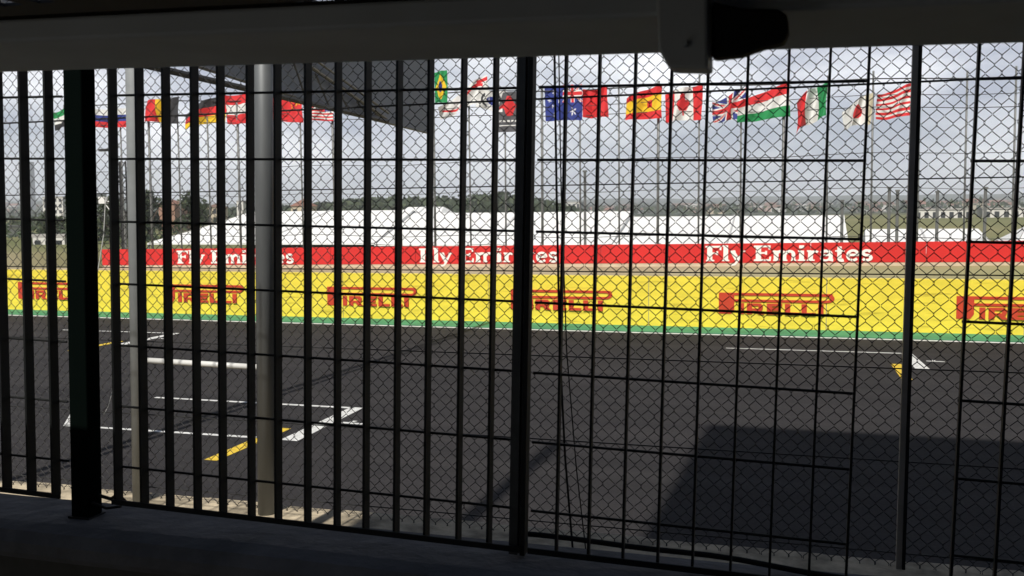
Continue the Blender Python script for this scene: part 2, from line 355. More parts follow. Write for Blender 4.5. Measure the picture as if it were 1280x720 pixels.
while x < 40:
    x1 = min(40, x+3.1); mb.prism([(x, hz(x)), (x1-.012, hz(x1)), (x1-.012, hz(x1)+.575), (x, hz(x)+.575)], 0, .05); x = x1
mb.build('banner_panel', M['banner_red'], hd)
mb = MB(); x = -25.25
while x < 40:
    x1 = min(40, x+3.1); mb.prism([(x, hz(x)-.11), (x1-.01, hz(x1)-.11), (x1-.01, hz(x1)-.004), (x, hz(x)-.004)], .01, .06); x = x1
mb.build('banner_skirt', mat('pale banner footing', (.62, .50, .36), .8, var=.2, vscale=2), hd)
mb = MB(); x = -25
while x < 18:
    mb = MB(); mb.box(x-.03, x+.03, .065, .125, .4+slope*x, hz(x)+.60); x += 1.55; mb.build('banner_post', M['mast'], hd)
def banner_text(x0, length=4.75, cap=.45, name='lettering'):
    adv = sum(GL[c][0] for c in 'Fly Emirates'); sx = length/adv; m = MB(); x = x0; n = 0
    for ch in 'Fly Emirates':
        w, strokes = GL[ch]
        for pts, wd in strokes:
            P = [Vector((x+a*sx, b*cap)) for a, b in pts]; n += 1; yy = -.004-.0006*n
            Lp, Rp = [], []
            for i, p in enumerate(P):
                a = P[max(0, i-1)]; b = P[min(len(P)-1, i+1)]; d = b-a; d.normalize()
                hw = wd*.5*math.hypot(d.x*cap, d.y*sx)*1.12
                nn = Vector((-d.y, d.x)); Lp.append(p+nn*hw); Rp.append(p-nn*hw)
            for i in range(len(P)-1):
                q = [Lp[i], Rp[i], Rp[i+1], Lp[i+1]]
                m.face([(v.x, yy, hz(v.x)+.055+v.y) for v in q])
        x += w*sx
    m.build(name, M['banner_white'], hd)
for x0 in (-31.4+9.33, -12.75, -3.50, 5.75, 15.0): banner_text(x0)

# ---------------------------------------------------------------- debris fence behind the hoarding, poles + cables
df = thing('debris_fence', 'tall row of thin grey poles and cables behind the red banner', 'fence', (0, 36, 0))
PX = [-0.05+1.452*k for k in range(-22, 7)]
for i, px in enumerate(PX):
    m = MB(); a = rng.uniform(-.03, .03); zb = ground_z(px, 36)
    m.tube([(px+a, 0, zb), (px, 0, 7.35+rng.uniform(-.15, .25) - .0*px)], .034 if i % 3 else .05, 8)
    m.build('pole', M['pole'], df, smooth=True)
for z0, z1, r in ((7.62, 6.96, .022), (6.75, 6.0, .014), (6.95, 6.45, .012), (4.72, 4.58, .012), (3.6, 3.4, .010), (1.95, 1.75, .012)):
    m = MB(); pts = []
    for i in range(len(PX)):
        t = i/(len(PX)-1)
        pts.append((PX[i], -.05, z0+(z1-z0)*t - .05*math.sin(i*1.3)))
    m.tube(pts, r, 5); m.build('cable', M['cable'], df)
# shorter posts in front (light grey), each free standing
for i, (px, zt) in enumerate([(-14.15, 3.4), (-8.25, 4.15), (.45, 3.0), (1.9, 3.4), (2.15, 3.3), (3.35, 3.25), (4.75, 3.35), (-27.9, 2.9)]):
    m = MB(); zb = ground_z(px, 34.6)
    m.tube([(px, 34.6, zb), (px, 34.6, zt)], .05, 8); m.box(px-.07, px+.07, 34.53, 34.67, zt, zt+.06)
    tag(m.build('marker_post', M['pole'], smooth=False), 'short pale grey post with a square cap behind the red banner', 'post', 'short posts behind the red banner')

# lattice mast at the left
lm = thing('lattice_mast', 'dark narrow lattice mast with a curved lamp arm, left of the white fence post', 'mast', (-26.75, 33, .8))
m = MB()
for dx in (-.15, .15):
    for dy in (-.15, .15): m.tube([(dx, dy, 0), (dx, dy, 4.1)], .03, 6)
for i in range(12):
    z = i*.34; s_ = 1 if i % 2 else -1
    m.tube([(-.15*s_, -.15, z), (.15*s_, -.15, z+.34)], .018, 5); m.tube([(-.15*s_, .15, z), (.15*s_, .15, z+.34)], .018, 5)
    m.tube([(-.15, -.15*s_, z), (-.15, .15*s_, z+.34)], .018, 5)
m.build('mast_frame', M['cable'], lm)
m = MB(); m.tube([(-.1, 0, 4.1), (-.15, 0, 4.35), (-.35, 0, 4.55), (-.6, 0, 4.6)], .035, 6); m.build('lamp_arm', M['cable'], lm)
m = MB(); m.box(-.95, -.55, -.08, .08, 4.52, 4.62); m.build('lamp_head', M['cable'], lm, bevel=.02)
m = MB(); m.box(-1.02, -.72, -.10, .10, 2.45, 2.72); m.tube([(-.72, 0, 2.55), (-.15, 0, 2.45)], .02, 5); m.tube([(-.75, 0, 2.4), (-.15, 0, 1.7)], .02, 5); m.build('speaker_box', M['tent_wall'], lm)

# ---------------------------------------------------------------- flags
RED = (.74, .03, .035); WHT = (.82, .82, .80); BLU = (.03, .05, .27); GRN = (.02, .30, .09); YEL = (.90, .58, .02); BLK = (.035, .035, .04); ORG = (.88, .36, .02)
FM = {k: mat('flag '+k, c, .7, trans=.22) for k, c in dict(red=RED, white=WHT, blue=BLU, green=GRN, yellow=YEL, black=BLK, orange=ORG, grey=(.10, .10, .11), cream=(.72, .66, .48)).items()}
FK = list(FM)
def union(u, v):
    a, b = (u-.5)*2, v-.5
    if abs(a) < .12 or abs(b) < .10: return 'red'
    if abs(a) < .22 or abs(b) < .18: return 'white'
    d = min(abs(a*.5-b), abs(a*.5+b))
    return 'red' if d < .035 else 'white' if d < .10 else 'blue'
def f_uk(u, v): return union(u, v)
def f_star(cx, cy, r, u, v, asp=1.4):
    dx, dy = (u-cx)*asp, v-cy; rr = math.hypot(dx, dy); t = math.atan2(dy, dx)
    return rr < r*(.55+.45*math.cos(5*t+math.pi/2*0))
def f_aus(u, v):
    if v > .5 and u < .5: return union(u*2, (v-.5)*2)
    for c in ((.25, .24, .13), (.75, .82, .08), (.75, .18, .08), (.62, .55, .07), (.88, .62, .07), (.80, .42, .05)):
        if f_star(*c, u, v): return 'white'
    return 'blue'
def f_can(u, v):
    if u < .25 or u > .75: return 'red'
    dx, dy = abs(u-.5)*2, v-.5
    if dx < .05 and -.36 < dy < 0: return 'red'
    return 'red' if (dx < .34-abs(dy-.02)*.9 and dy > -.2) and not (dx > .12 and .12 < dy) else 'white'
def f_spain(u, v):
    if v < .25 or v > .75: return 'red'
    return 'red' if abs(u-.36) < .08 and abs(v-.5) < .13 else 'yellow'
def f_brazil(u, v):
    dx, dy = (u-.5)*1.4, v-.5
    if math.hypot(dx, dy) < .17: return 'blue'
    return 'yellow' if abs(dx)/.60+abs(dy)/.42 < 1 else 'green'
def f_usa(u, v):
    if v > .46 and u < .4: return 'white' if (int(u*22) + int(v*22)) % 2 == 0 and (u*22 % 1) < .5 and (v*22 % 1) < .5 else 'blue'
    return 'red' if int(v*13) % 2 == 0 else 'white'
def f_stripes(u, v): return 'red' if int(v*11) % 2 == 0 else 'white'
def f_china(u, v):
    if f_star(.17, .76, .16, u, v): return 'yellow'
    for c in ((.34, .9, .05), (.40, .78, .05), (.40, .64, .05), (.34, .53, .05)):
        if f_star(*c, u, v): return 'yellow'
    return 'red'
def f_korea(u, v):
    r = math.hypot((u-.5)*1.4, v-.5)
    if r < .24: return 'blue'
    return 'black' if abs(r-.42) < .05 and abs(abs(u-.5)-.27) < .07 else 'white'
def f_japan(u, v): return 'red' if math.hypot((u-.5)*1.4, v-.5) < .26 else ('cream' if u < .2 else 'white')
def f_emblem(u, v):
    dx, dy = u-.52, v-.64
    if (abs(dx) < .16-.10*abs(dy)/.25 and abs(dy) < .25) or (abs(dy-.08+.4*abs(dx)) < .05 and abs(dx) < .30): return 'red'
    if .24 < v < .31 and .16 < u < .86 and math.sin(u*60) > -.5: return 'white'
    if .15 < v < .18 and .20 < u < .80: return 'white'
    return 'grey'
def f_swiss(u, v): return 'red'
def f_spons(u, v): return 'red' if (abs(v-.5-.25*math.sin(u*7)) < .07 and .1 < u < .95) or (u < .22 and .78 < v < .92) else 'white'
def bands(h, *cs):
    def f(u, v):
        t = v if h else 1-u
        return cs[min(len(cs)-1, int((1-t)*len(cs)))]
    return f
# hoist x, top z, height, length, drop of the fly end, squeeze at fly, wave, pattern, label
FL = [
 (-30.9, 7.75, .95, 1.65, -.35, .8, .3, bands(1, 'green', 'white', 'black'), 'green white and black striped flag, leftmost, half hidden by the thick post'),
 (-28.62, 7.35, .80, 1.70, .02, .95, .25, bands(1, 'white', 'blue', 'red'), 'white, blue and red striped flag just left of the white post'),
 (-26.05, 7.72, 1.12, 1.60, .0, .75, .45, bands(0, 'black', 'yellow', 'red'), 'black, yellow and red vertical striped flag'),
 (-23.75, 7.75, 1.15, 2.10, -.45, .55, .45, bands(1, 'black', 'red', 'yellow'), 'black, red and gold striped flag blowing down to a point'),
 (-22.15, 7.72, 1.22, 1.60, -.02, .95, .3, bands(1, 'red', 'white', 'red'), 'red, white and red striped flag left of the silver post'),
 (-20.20, 7.52, 1.08, 1.30, .10, .95, .3, f_china, 'plain red flag with small yellow stars right of the silver post'),
 (-18.80, 7.30, .85, 1.15, .02, .9, .3, f_usa, 'red and white striped flag with a blue star field under the gantry tip'),
 (-13.95, 8.20, 1.22, .54, -.02, .95, .15, f_brazil, 'green flag with yellow diamond held upright beside the gantry end'),
 (-12.30, 7.95, .95, 1.95, -.95, .45, .5, f_spons, 'white flag with red handwriting twisted beside the green and yellow flag'),
 (-11.55, 7.30, .80, 1.20, .15, .8, .35, f_korea, 'white flag with a blue disc and black marks left of the dark grey flag'),
 (-10.75, 7.28, 1.50, 1.36, -.05, .97, .2, f_emblem, 'dark grey flag with red emblem and white script behind the joint post'),
 (-8.66, 7.42, 1.30, 1.42, .0, .97, .22, f_aus, 'dark blue flag with white stars and small crossed red corner'),
 (-7.70, 7.30, 1.10, .90, -.08, .9, .4, f_swiss, 'plain bright red flag right of the dark blue starred flag'),
 (-5.72, 7.27, 1.20, 1.30, -.25, .66, .35, f_spain, 'red and yellow striped flag with small crest, swept to the left'),
 (-4.30, 7.18, 1.22, 1.32, -.12, .85, .42, f_can, 'red and white flag with a red leaf'),
 (-2.74, 7.02, 1.08, 1.18, -.28, .62, .55, f_uk, 'blue flag with crossed red and white bars, crumpled beside the tricolour'),
 (-1.30, 7.12, 1.15, 1.75, -.42, .62, .40, bands(1, 'red', 'white', 'green'), 'red, white and green horizontal tricolour streaming left'),
 (-.06, 7.10, 1.15, 1.02, -.60, 1.0, .9, bands(0, 'green', 'white', 'red'), 'green, white and red vertical tricolour folded in the wind'),
 (1.36, 6.65, 1.05, .90, -.30, .6, .7, f_japan, 'limp white flag with a red disc'),
 (2.80, 6.95, 1.10, 1.28, -.26, .72, .50, f_stripes, 'red and white striped flag at the right end of the row'),
]
for k, (hx, zt, hh, ln, dz, sq, wv, pat, lab) in enumerate(FL):
    nu, nv = 60, 40; m = MB(); ph = k*1.7
    for i in range(nu+1):
        u = i/nu
        for j in range(nv+1):
            v = j/nv
            hgt = hh*(1-(1-sq)*u**1.2)
            z = zt-hh*.5+dz*(u**1.3) + (v-.5)*hgt + wv*.10*math.sin(u*6+ph)*u
            y = wv*.45*math.sin(u*8+ph+v*1.6)*u**.6 + wv*.12*math.sin(u*17+v*5+ph)
            x = hx - ln*u + wv*.06*math.sin(u*9+v*3+ph)
            m.v.append((x, 35.9+y, z))
    for i in range(nu):
        for j in range(nv):
            a = i*(nv+1)+j; m.f.append((a, a+nv+1, a+nv+2, a+1)); m.mi.append(FK.index(pat((i+.5)/nu, (j+.5)/nv)))
    tag(m.build('flag', [FM[q] for q in FK], smooth=True), lab, 'flag', 'flags strung along the far fence')

# ---------------------------------------------------------------- marquees
def marquee(label, x0, x1, y0, y1, ze, zr, ridge0, ridge1, wall_h=2.6, flat=False, stripes=5.0):
    t = thing('marquee', label, 'tent', ((x0+x1)/2, (y0+y1)/2, ground_z((x0+x1)/2, (y0+y1)/2)), 'white marquees behind the banner')
    ox, oy, oz = t.location
    m = MB(); n = max(2, int((x1-x0)/stripes)); ym = (y0+y1)/2
    nn = n*6
    for i in range(nn):
        for side in (0, 1):
            a, b = i/nn, (i+1)/nn
            def P(s_, w):   # s along, w 0 eave 1 ridge
                xe = x0+(x1-x0)*s_; xr = ridge0+(ridge1-ridge0)*s_
                sag = -.06*math.sin(math.pi*w)*(1) - .05*abs(math.sin(math.pi*n*s_))*(1-w)
                ye = y0 if side == 0 else y1
                return (xe+(xr-xe)*w-ox, ye+(ym-ye)*w-oy, ze+(zr-ze)*w+sag-oz)
            for w in range(5):
                m.face([P(a, w/5), P(b, w/5), P(b, (w+1)/5), P(a, (w+1)/5)])
    m.face([(x0-ox, y0-oy, ze-oz), (x0-ox, y1-oy, ze-oz), (ridge0-ox, ym-oy, zr-oz)]); m.face([(x1-ox, y0-oy, ze-oz), (x1-ox, y1-oy, ze-oz), (ridge1-ox, ym-oy, zr-oz)])
    m.build('roof', M['tent'], t)
    m = MB(); zb = -.0
    m.box(x0+.3-ox, x1-.3-ox, y1-.35-oy, y1-.3-oy, zb, ze-oz-.05)
    m.build('side_wall', M['foliage_wall'] if x0 < -20 and x1 < -5 else M['tent_wall'], t)  # dark green back wall stands in for foliage under the left eaves
    m = MB()
    m.box(x0-ox, x1-ox, y0-.02-oy, y0+.03-oy, ze-oz-.10, ze-oz-.03); m.build('valance', M['tent'], t)
    for i in range(1, n):
        s_ = i/n; xe = x0+(x1-x0)*s_; xr = ridge0+(ridge1-ridge0)*s_
        m = MB(); m.tube([(xe+(xr-xe)*w-ox, y0+(ym-y0)*w-oy, ze+(zr-ze)*w-.06*math.sin(math.pi*w)-oz+.02) for w in (0, .25, .5, .75, 1)], .05, 5); m.build('seam', M['seam'], t)
    for i in range(n+1):
        px = x0+(x1-x0)*i/n
        m = MB(); m.tube([(px-ox, y0+.1-oy, -.2), (px-ox, y0+.1-oy, ze-oz-.05)], .05, 6); m.build('pole', M['mast'], t)
    return t
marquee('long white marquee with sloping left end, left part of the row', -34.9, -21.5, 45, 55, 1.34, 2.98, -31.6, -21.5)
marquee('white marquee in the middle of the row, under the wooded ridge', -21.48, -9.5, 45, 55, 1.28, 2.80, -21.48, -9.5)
marquee('white marquee at the right end of the long high roof', -9.48, .9, 45, 55, 1.22, 2.52, -9.48, .75)
marquee('small raised white roof peak behind the middle marquee', -25.9, -22.4, 56, 60, 2.6, 3.22, -25.3, -22.9, stripes=4)
marquee('low white marquee right of the dark steel post', 1.6, 7.0, 46, 54, .95, 1.85, 1.7, 6.6)
marquee('low white marquee at the right edge of the picture', 7.4, 14.5, 46, 54, .95, 1.98, 8.6, 13.0)

# ---------------------------------------------------------------- start gantry
ga = thing('start_gantry', 'grey overhead gantry beam reaching out over the track from the left', 'gantry', (-8.2*.955, 0, H*(1-.955))); ga.scale = (.955, .955, .955)
m = MB()
def GP(y, z): return (y, z)
poly = [(2.2, 5.05), (11.9, 4.70), (14.5, 4.57), (17.4, 4.47), (20.15, 4.42), (20.2, 6.25), (2.2, 6.25)]
n = len(m.v); k = len(poly)
m.v += [(0, y, z) for y, z in poly] + [(-.12, y, z) for y, z in poly]
m.f.append(tuple(range(k))); m.f.append(tuple(range(k, 2*k))[::-1]); m.mi += [0, 0]
for i in range(k):
    j = (i+1) % k; m.f.append((i, i+k, j+k, j)); m.mi.append(0)
m.build('cladding_panel', M['gantry'], ga)
m = MB(); m.tube([(.12, 2.2, 4.62), (.12, 10.6, 4.53), (.12, 17.6, 4.455)], .045, 8); m.build('lower_rail', M['cable'], ga)
m = MB(); m.tube([(.1, 12.4, 5.55), (.1, 17.6, 4.50)], .030, 6); m.tube([(.1, 13.0, 5.62), (.1, 17.7, 4.62)], .02, 6)
for i in range(7):
    y = 12.6+i*.75; z = 5.5-(y-12.4)*.202; m.tube([(.1, y, z), (.1, y+.45, 4.51)], .016, 5)
m.build('truss_brace', M['truss'], ga)
m = MB(); m.box(-.35, .2, 1.6, 2.2, 0, 6.3); m.build('support_column', M['gantry'], ga)

# ---------------------------------------------------------------- trees, wood, houses
def leaf_cloud(mb, cx, cy, cz, rx, ry, rz, n, size, r):
    for _ in range(n):
        while True:
            a, b, c = r.uniform(-1, 1), r.uniform(-1, 1), r.uniform(-1, 1); q = a*a+b*b+c*c
            if .25 < q < 1: break
        p = Vector((cx+a*rx, cy+b*ry, cz+c*rz)); d1 = Vector((r.gauss(0, 1), r.gauss(0, 1), r.gauss(0, 1))).normalized(); d2 = d1.cross(Vector((r.gauss(0, 1), r.gauss(0, 1), r.gauss(0, 1)))).normalized()
        s_ = size*r.uniform(.6, 1.3); mb.face([p-d1*s_-d2*s_*.3, p+d2*s_*.6, p+d1*s_, p-d2*s_*.6], r.random() < .4)
def make_tree(h, w, seed):
    r = random.Random(seed); mc = MB()
    for _ in range(16):
        t = r.uniform(.25, .95); ww = w*.5*math.sin(math.pi*min(1, .25+t*.75))**.7
        a = r.uniform(0, 6.28); d = r.uniform(.1, .8)*ww
        leaf_cloud(mc, math.cos(a)*d, math.sin(a)*d, h*t, w*.24, w*.24, h*.11, 130, .14*h/5, r)
    mt = MB(); mt.tube([(0, 0, 0), (.05*w, 0, h*.3), (0, .04*w, h*.7)], .045*h, 7, r1=.015*h)
    for _ in range(4):
        a = r.uniform(0, 6.28); mt.tube([(0, 0, h*.3), (math.cos(a)*w*.3, math.sin(a)*w*.3, h*.6)], .015*h, 5, r1=.006*h)
    return mc, mt
protos = []
TR = [  # x, y, height, kind, label
 (-52.5, 60, 4.6, 0, 'dark narrow tree just right of the thick green post'), (-50.5, 61, 4.1, 1, 'olive tree behind the lattice mast'),
 (-54.0, 70, 4.9, 0, 'dark tree above the left tip of the marquee'), (-51.4, 72, 4.6, 1, 'round olive tree behind the left marquee corner'),
 (-60.5, 66, 2.7, 1, 'bushy tree left of the thick green post'), (-65.0, 72, 2.4, 0, 'low dark tree near the left edge of the picture'),
 (-70.5, 78, 2.3, 1, 'low olive tree at the left edge of the picture'), (-57.0, 62, 2.9, 0, 'dark tree hidden partly by the thick green post'),
 (-86.0, 110, 5.6, 0, 'dark tree beside the brick tower'), (-78.0, 112, 5.2, 1, 'olive tree between the brick tower and the tan house'),
 (-93.0, 112, 5.0, 1, 'olive tree left of the brick tower'),
]
for i, (x, y, h, k, lab) in enumerate(TR):
    if i < 4:
        mc, mt = make_tree(5.0, 3.6 if i % 2 else 2.6, 30+i)
        t = thing('tree', lab, 'tree', (x, y, ground_z(x, y)-.1), 'trees at the left behind the track'); cr_ = mc.build('crown', [M['leaf'], M['leaf2']] if i % 2 == 0 else [M['leaf2'], M['leaf']], t); tr_ = mt.build('trunk', M['trunk'], t)
        protos.append((cr_, tr_))
    else:
        t = thing('tree', lab, 'tree', (x, y, ground_z(x, y)-.1), 'trees at the left behind the track')
        for s_ in protos[i % 4]:
            c = s_.copy(); C.objects.link(c); c.parent = t
    t.scale = (h/5*1.0, h/5*1.0, h/5*.9); t.rotation_euler[2] = i*1.3
m = MB(); r = random.Random(77)
for _ in range(430):      # wooded ridge
    y = r.uniform(215, 300); sl = r.uniform(-.74, -.25); x = sl*y; z = ground_z(x, y)
    fade = sstep(-.235, -.33, sl)
    top = (8.6+2.4*noise.noise(Vector((x*.05, y*.03, 0))))*(.45+.55*fade)*(1-.45*sstep(-.46, -.60, sl))*.72*y/250
    leaf_cloud(m, x, y, z+top*.5, 4.2, 4.2, top*.55, 80, .75, r)
tag(m.build('far_wood', [M['leaf'], M['leaf2']]), 'dark green wooded ridge behind the white marquees', 'wood', kind='stuff')
m = MB(); r = random.Random(78)
for _ in range(900):      # scrub among the houses and on the left
    y = r.uniform(380, 1500); sl = r.uniform(-1.05, .35); x = sl*y
    leaf_cloud(m, x, y, ground_z(x, y)+2.0, r.uniform(5, 16)*y/700, 6, r.uniform(1.5, 3)*(1+y/1500), 16, 2.4*y/900, r)
for _ in range(160):
    y = r.uniform(60, 200); x = -.72*y-r.uniform(0, .45)*y
    leaf_cloud(m, x, y, ground_z(x, y)+.4, 2.2, 2, .9*y/90, 40, .35, r)
tag(m.build('hillside_scrub', [M['leaf'], M['leaf2']]), 'patchy green scrub and treetops spread over the far hillside', 'shrubs', kind='stuff')

WALLC = [mat('house wall '+n, c, .85, var=.12, vscale=.2) for n, c in (('white', (.62, .60, .56)), ('cream', (.52, .44, .32)), ('brick', (.34, .19, .13)), ('pink', (.46, .30, .24)), ('grey', (.35, .35, .35)))]
ROOFC = [mat('roof '+n, c, .85, var=.2, vscale=.3) for n, c in (('terracotta', (.24, .115, .08)), ('brown', (.18, .11, .08)), ('fibre cement', (.38, .36, .34)))]
WN = ['white', 'cream', 'brick red', 'dusty pink', 'grey']; RN = ['terracotta', 'brown', 'pale grey']
hp = {}
def house(wi, ri, x, y, s_, rot, lab):
    t = thing('house', lab, 'house', (x, y, ground_z(x, y)-1.0), 'small houses on the far hillside')
    t.rotation_euler[2] = rot; t.scale = (s_, s_, s_)
    if (wi, ri) not in hp:
        a = MB(); a.box(-5, 5, -4, 4, 0, 5.0); b = MB()
        b.face([(-5.4, -4.4, 4.9), (5.4, -4.4, 4.9), (5.4, 0, 7.0), (-5.4, 0, 7.0)]); b.face([(-5.4, 4.4, 4.9), (5.4, 4.4, 4.9), (5.4, 0, 7.0), (-5.4, 0, 7.0)])
        b.face([(-5.0, -4, 5.0), (-5.0, 4, 5.0), (-5.0, 0, 6.9)]); b.face([(5.0, -4, 5.0), (5.0, 4, 5.0), (5.0, 0, 6.9)])
        ws = []
        for q in (-3.0, 0.2, 3.3): w = MB(); w.box(q-.6, q+.6, -4.06, -4.003, 1.9, 3.4); ws.append(w.build('window', M['glass'], t))
        hp[(wi, ri)] = [a.build('wall', WALLC[wi], t), b.build('roof', ROOFC[ri], t)] + ws
    else:
        for o in hp[(wi, ri)]: c = o.copy(); C.objects.link(c); c.parent = t
r = random.Random(11)
for i in range(170):
    y = r.uniform(600, 1350)
    sl = r.uniform(-.36, .18) if i < 140 else r.uniform(-1.0, -.62)
    wi, ri = r.choices(range(5), (5, 4, 2, 3, 1))[0], r.choices(range(3), (5, 3, 2))[0]
    house(wi, ri, sl*y, y, r.uniform(.6, 1.15), r.uniform(-.6, .6)-.3, '%s house with a %s roof, one of many on the far hillside' % (WN[wi], RN[ri]))

def block(name, lab, x, y, w, d, h, wm, storeys, bays, roofm=None, roof_h=0., cat='building', wmat=None):
    t = thing(name, lab, cat, (x, y, ground_z(x, y)-.4))
    m = MB(); m.box(-w/2, w/2, -d/2, d/2, 0, h); m.build('wall', wm, t)
    for s_ in range(storeys):
        for b in range(bays):
            zc = h*(s_+.5)/storeys; xc = -w/2+w*(b+.5)/bays; ww = w/bays*.26; hh = h/storeys*.28
            m = MB(); m.box(xc-ww, xc+ww, -d/2-.06, -d/2-.004, zc-hh, zc+hh); m.build('window', wmat or M['glass'], t)
    m = MB()
    if roof_h:
        m.v += [(-w*.56, -d*.56, h+.003), (w*.56, -d*.56, h+.003), (w*.56, d*.56, h+.003), (-w*.56, d*.56, h+.003), (0, 0, h+roof_h)]; m.f += [(0, 1, 4), (1, 2, 4), (2, 3, 4), (3, 0, 4), (3, 2, 1, 0)]; m.mi += [0]*5
    else: m.box(-w*.52, w*.52, -d*.52, d*.52, h+.003, h+.25)
    m.build('roof', roofm or ROOFC[2], t); return t
block('brick_tower', 'narrow brown brick tower above the left marquee', -87.0, 118, 2.6, 3, 4.3, WALLC[2], 3, 1, ROOFC[0], .6)
block('tan_house', 'tan house with a small gable between fence bars right of the silver post', -84.6, 150, 3.2, 3, 4.6, WALLC[1], 2, 2, ROOFC[0], 1.3)
block('chimney_tower', 'pale slim tower between the brick tower and silver post', -96.5, 150, 1.3, 1.6, 5.4, WALLC[0], 3, 1)
block('tan_block', 'small cream block beside the pale slim tower', -103, 152, 2.4, 3, 4.3, WALLC[1], 3, 2, ROOFC[1], .7)
block('white_block', 'white apartment block on the hill near the left edge', -270, 300, 9, 8, 8.5, WALLC[0], 4, 4)
block('pale_block', 'pale apartment block on the hill left of the thick green post', -258, 302, 7, 8, 9.5, WALLC[4], 5, 3)
block('tower_block', 'tall hazy grey tower block on the skyline at the far left', -860, 905, 11, 12, 56, WALLC[4], 14, 3)
block('low_white_shed', 'long low white shed at the left edge', -80.5, 80, 6.5, 3, 1.25, WALLC[0], 1, 5)
block('white_hut', 'long low white roof between the left fence bars', -54.8, 60, 2.9, 1, .95, WALLC[0], 1, 3)
block('white_hall', 'white hall on the hill just right of the joint post', -100, 400, 7, 8, 6.6, WALLC[0], 2, 4)
block('flat_hall', 'long flat white hall beyond the green field at the right', 20.5, 205, 10, 8, 1.9, WALLC[0], 1, 7)
block('flat_store', 'second flat white hall beyond the green field, nearer the right edge', 31.5, 207, 8, 8, 1.9, WALLC[0], 1, 5)

# ---------------------------------------------------------------- chain link fence
cl = thing('chain_link_fence', 'dark chain link mesh fence standing on the pit wall', 'fence', (0, 2.8, 1.684))
m = MB(); PXC, PZC = .0375, .0412; rw = .00118
x = -4.6; col = 0
zrows = 50
while x < 2.6:
    pts = []
    for k in range(2*zrows+1):
        s_ = (1 if (k+col) % 2 == 0 else -1); z = k*PZC/2 + .004
        xe = x + s_*PXC*.245 + .0022*math.sin(col*2.1+k*.31); dy = .0022*s_
        wob = .006*math.sin(z*2.3+x*1.7)
        pts.append((xe+wob*.4, dy+wob, z-PZC*.06)); pts.append((xe+wob*.4, -dy+wob, z+PZC*.06))
    m.tube(pts, rw, 4)
    # knuckled ends
    m.tube([pts[0], (pts[0][0]+.006*(1 if col % 2 else -1), -.004, pts[0][2]-.014)], rw, 4)
    x += PXC/2; col += 1
mesh_o = m.build('wire_mesh', M['wire'], cl)
for i in range(9):
    z = 2.637+.3371-.2508*(i-3)+.0 - 1.684
    if z < .0 or z > 2.05: continue
    m = MB(); m.tube([(-4.6, .006, z+rng.uniform(-.002, .002)), (-2.2, .006, z), (-1.7, .007, z), (.2, .006, z), (2.6, .006, z)], .0019 if i != 3 else .0030, 6); m.build('tension_wire', M['wire'], cl)
m = MB(); m.tube([(-2.205, -.04, -.02), (-2.150, -.04, 2.3)], .0255, 16); o = m.build('post', M['white_post'], cl, smooth=True); o['label'] = 'weathered white tubular post'
m = MB(); m.tube([(-1.714, -.045, -.02), (-1.666, -.045, 2.3)], .0290, 20); o = m.build('post', M['galv'], cl, smooth=True); o['label'] = 'thicker silver grey tubular post'
m = MB(); m.tube([(-2.195, -.03, .480), (-1.718, -.03, .472)], .0095, 12); o = m.build('cross_tube', mat('white tube', (.62, .62, .60), .4), cl, smooth=True); o['label'] = 'short white tube joining the two left posts'
m = MB()
def lean_box(m, xb, xt, wx, y0, y1, z0, z1):
    n = len(m.v); m.v += [(xb-wx/2, y0, z0), (xb+wx/2, y0, z0), (xb-wx/2, y1, z0), (xb+wx/2, y1, z0), (xt-wx/2, y0, z1), (xt+wx/2, y0, z1), (xt-wx/2, y1, z1), (xt+wx/2, y1, z1)]
    for q in ((0, 2, 3, 1), (4, 5, 7, 6), (0, 1, 5, 4), (2, 6, 7, 3), (0, 4, 6, 2), (1, 3, 7, 5)): m.f.append(tuple(n+i for i in q)); m.mi.append(0)
m = MB(); lean_box(m, .194, .220, .014, -.018, .010, -.02, 2.3); o = m.build('post', M['post_grey'], cl); o['label'] = 'dark steel angle post right of the bar panels'  # paler grey puts the post's lit left side into the colour
m = MB(); lean_box(m, .206, .232, .008, -.020, -.001, -.02, 2.3); m.build('post_flange', M['bar'], cl)

# ---------------------------------------------------------------- welded bar panels
TILT = .0264
def panel(lab, bars, u0, u1, depth, th, name='bar_fence_panel', wb=-.0, wt=1.55, foot=True, rods=None, y_off=0.):
    t = thing(name, lab, 'fence panel', (0, 1.769+y_off, 2.0), 'welded bar fence panels')
    t.rotation_euler = (0, TILT, .0198)
    for i, u in enumerate(bars):
        m = MB(); j = .0012*math.sin(i*2.7)
        m.box(u-th/2+j, u+th/2+j, -depth/2, depth/2, wb if foot else max(wb, -.012-.006*i), wt); m.build('bar', M['bar'], t)
    for i in range(-4, 7):
        w = .857-.132*i
        m = MB(); m.tube([(u0, depth/2+.001, w), (u1, depth/2+.001, w)], .0027, 6); m.build('cross_rod', M['bar'], t)
    if foot:
        m = MB(); m.box(u0, u1, -depth/2-.005, -depth/2-.001, wb-.002, wb+.009); m.build('bottom_rail', M['bar'], t)
    return t
A_ = [-1.609-.0655*i for i in range(12)]
B_ = [-1.447, -1.382, -1.317, -1.252, -1.189, -1.124, -1.061, -.995, -.930, -.866, -.803, -.737, -.673, -.609]
C_ = [-.477, -.416, -.350, -.288, -.223, -.158, -.089, -.023, .038]
D_ = [.205+.066*i for i in range(12)]
panel('leftmost fence panel of dark vertical flat bars, left of the thick green post', A_, -2.34, -1.585, .025, .0048, wb=-.010)
panel('wide fence panel of dark vertical flat bars between the thick post and the joint post', B_, -1.452, -.545, .025, .0048, wb=-.008)
panel('fence panel of thin dark bars right of the joint post', C_, -.53, .0415, .014, .0042, wb=-.010)
panel('rightmost fence panel of thin dark bars cut by the right edge of the picture', D_, .202, .95, .014, .0042, wb=-.010)
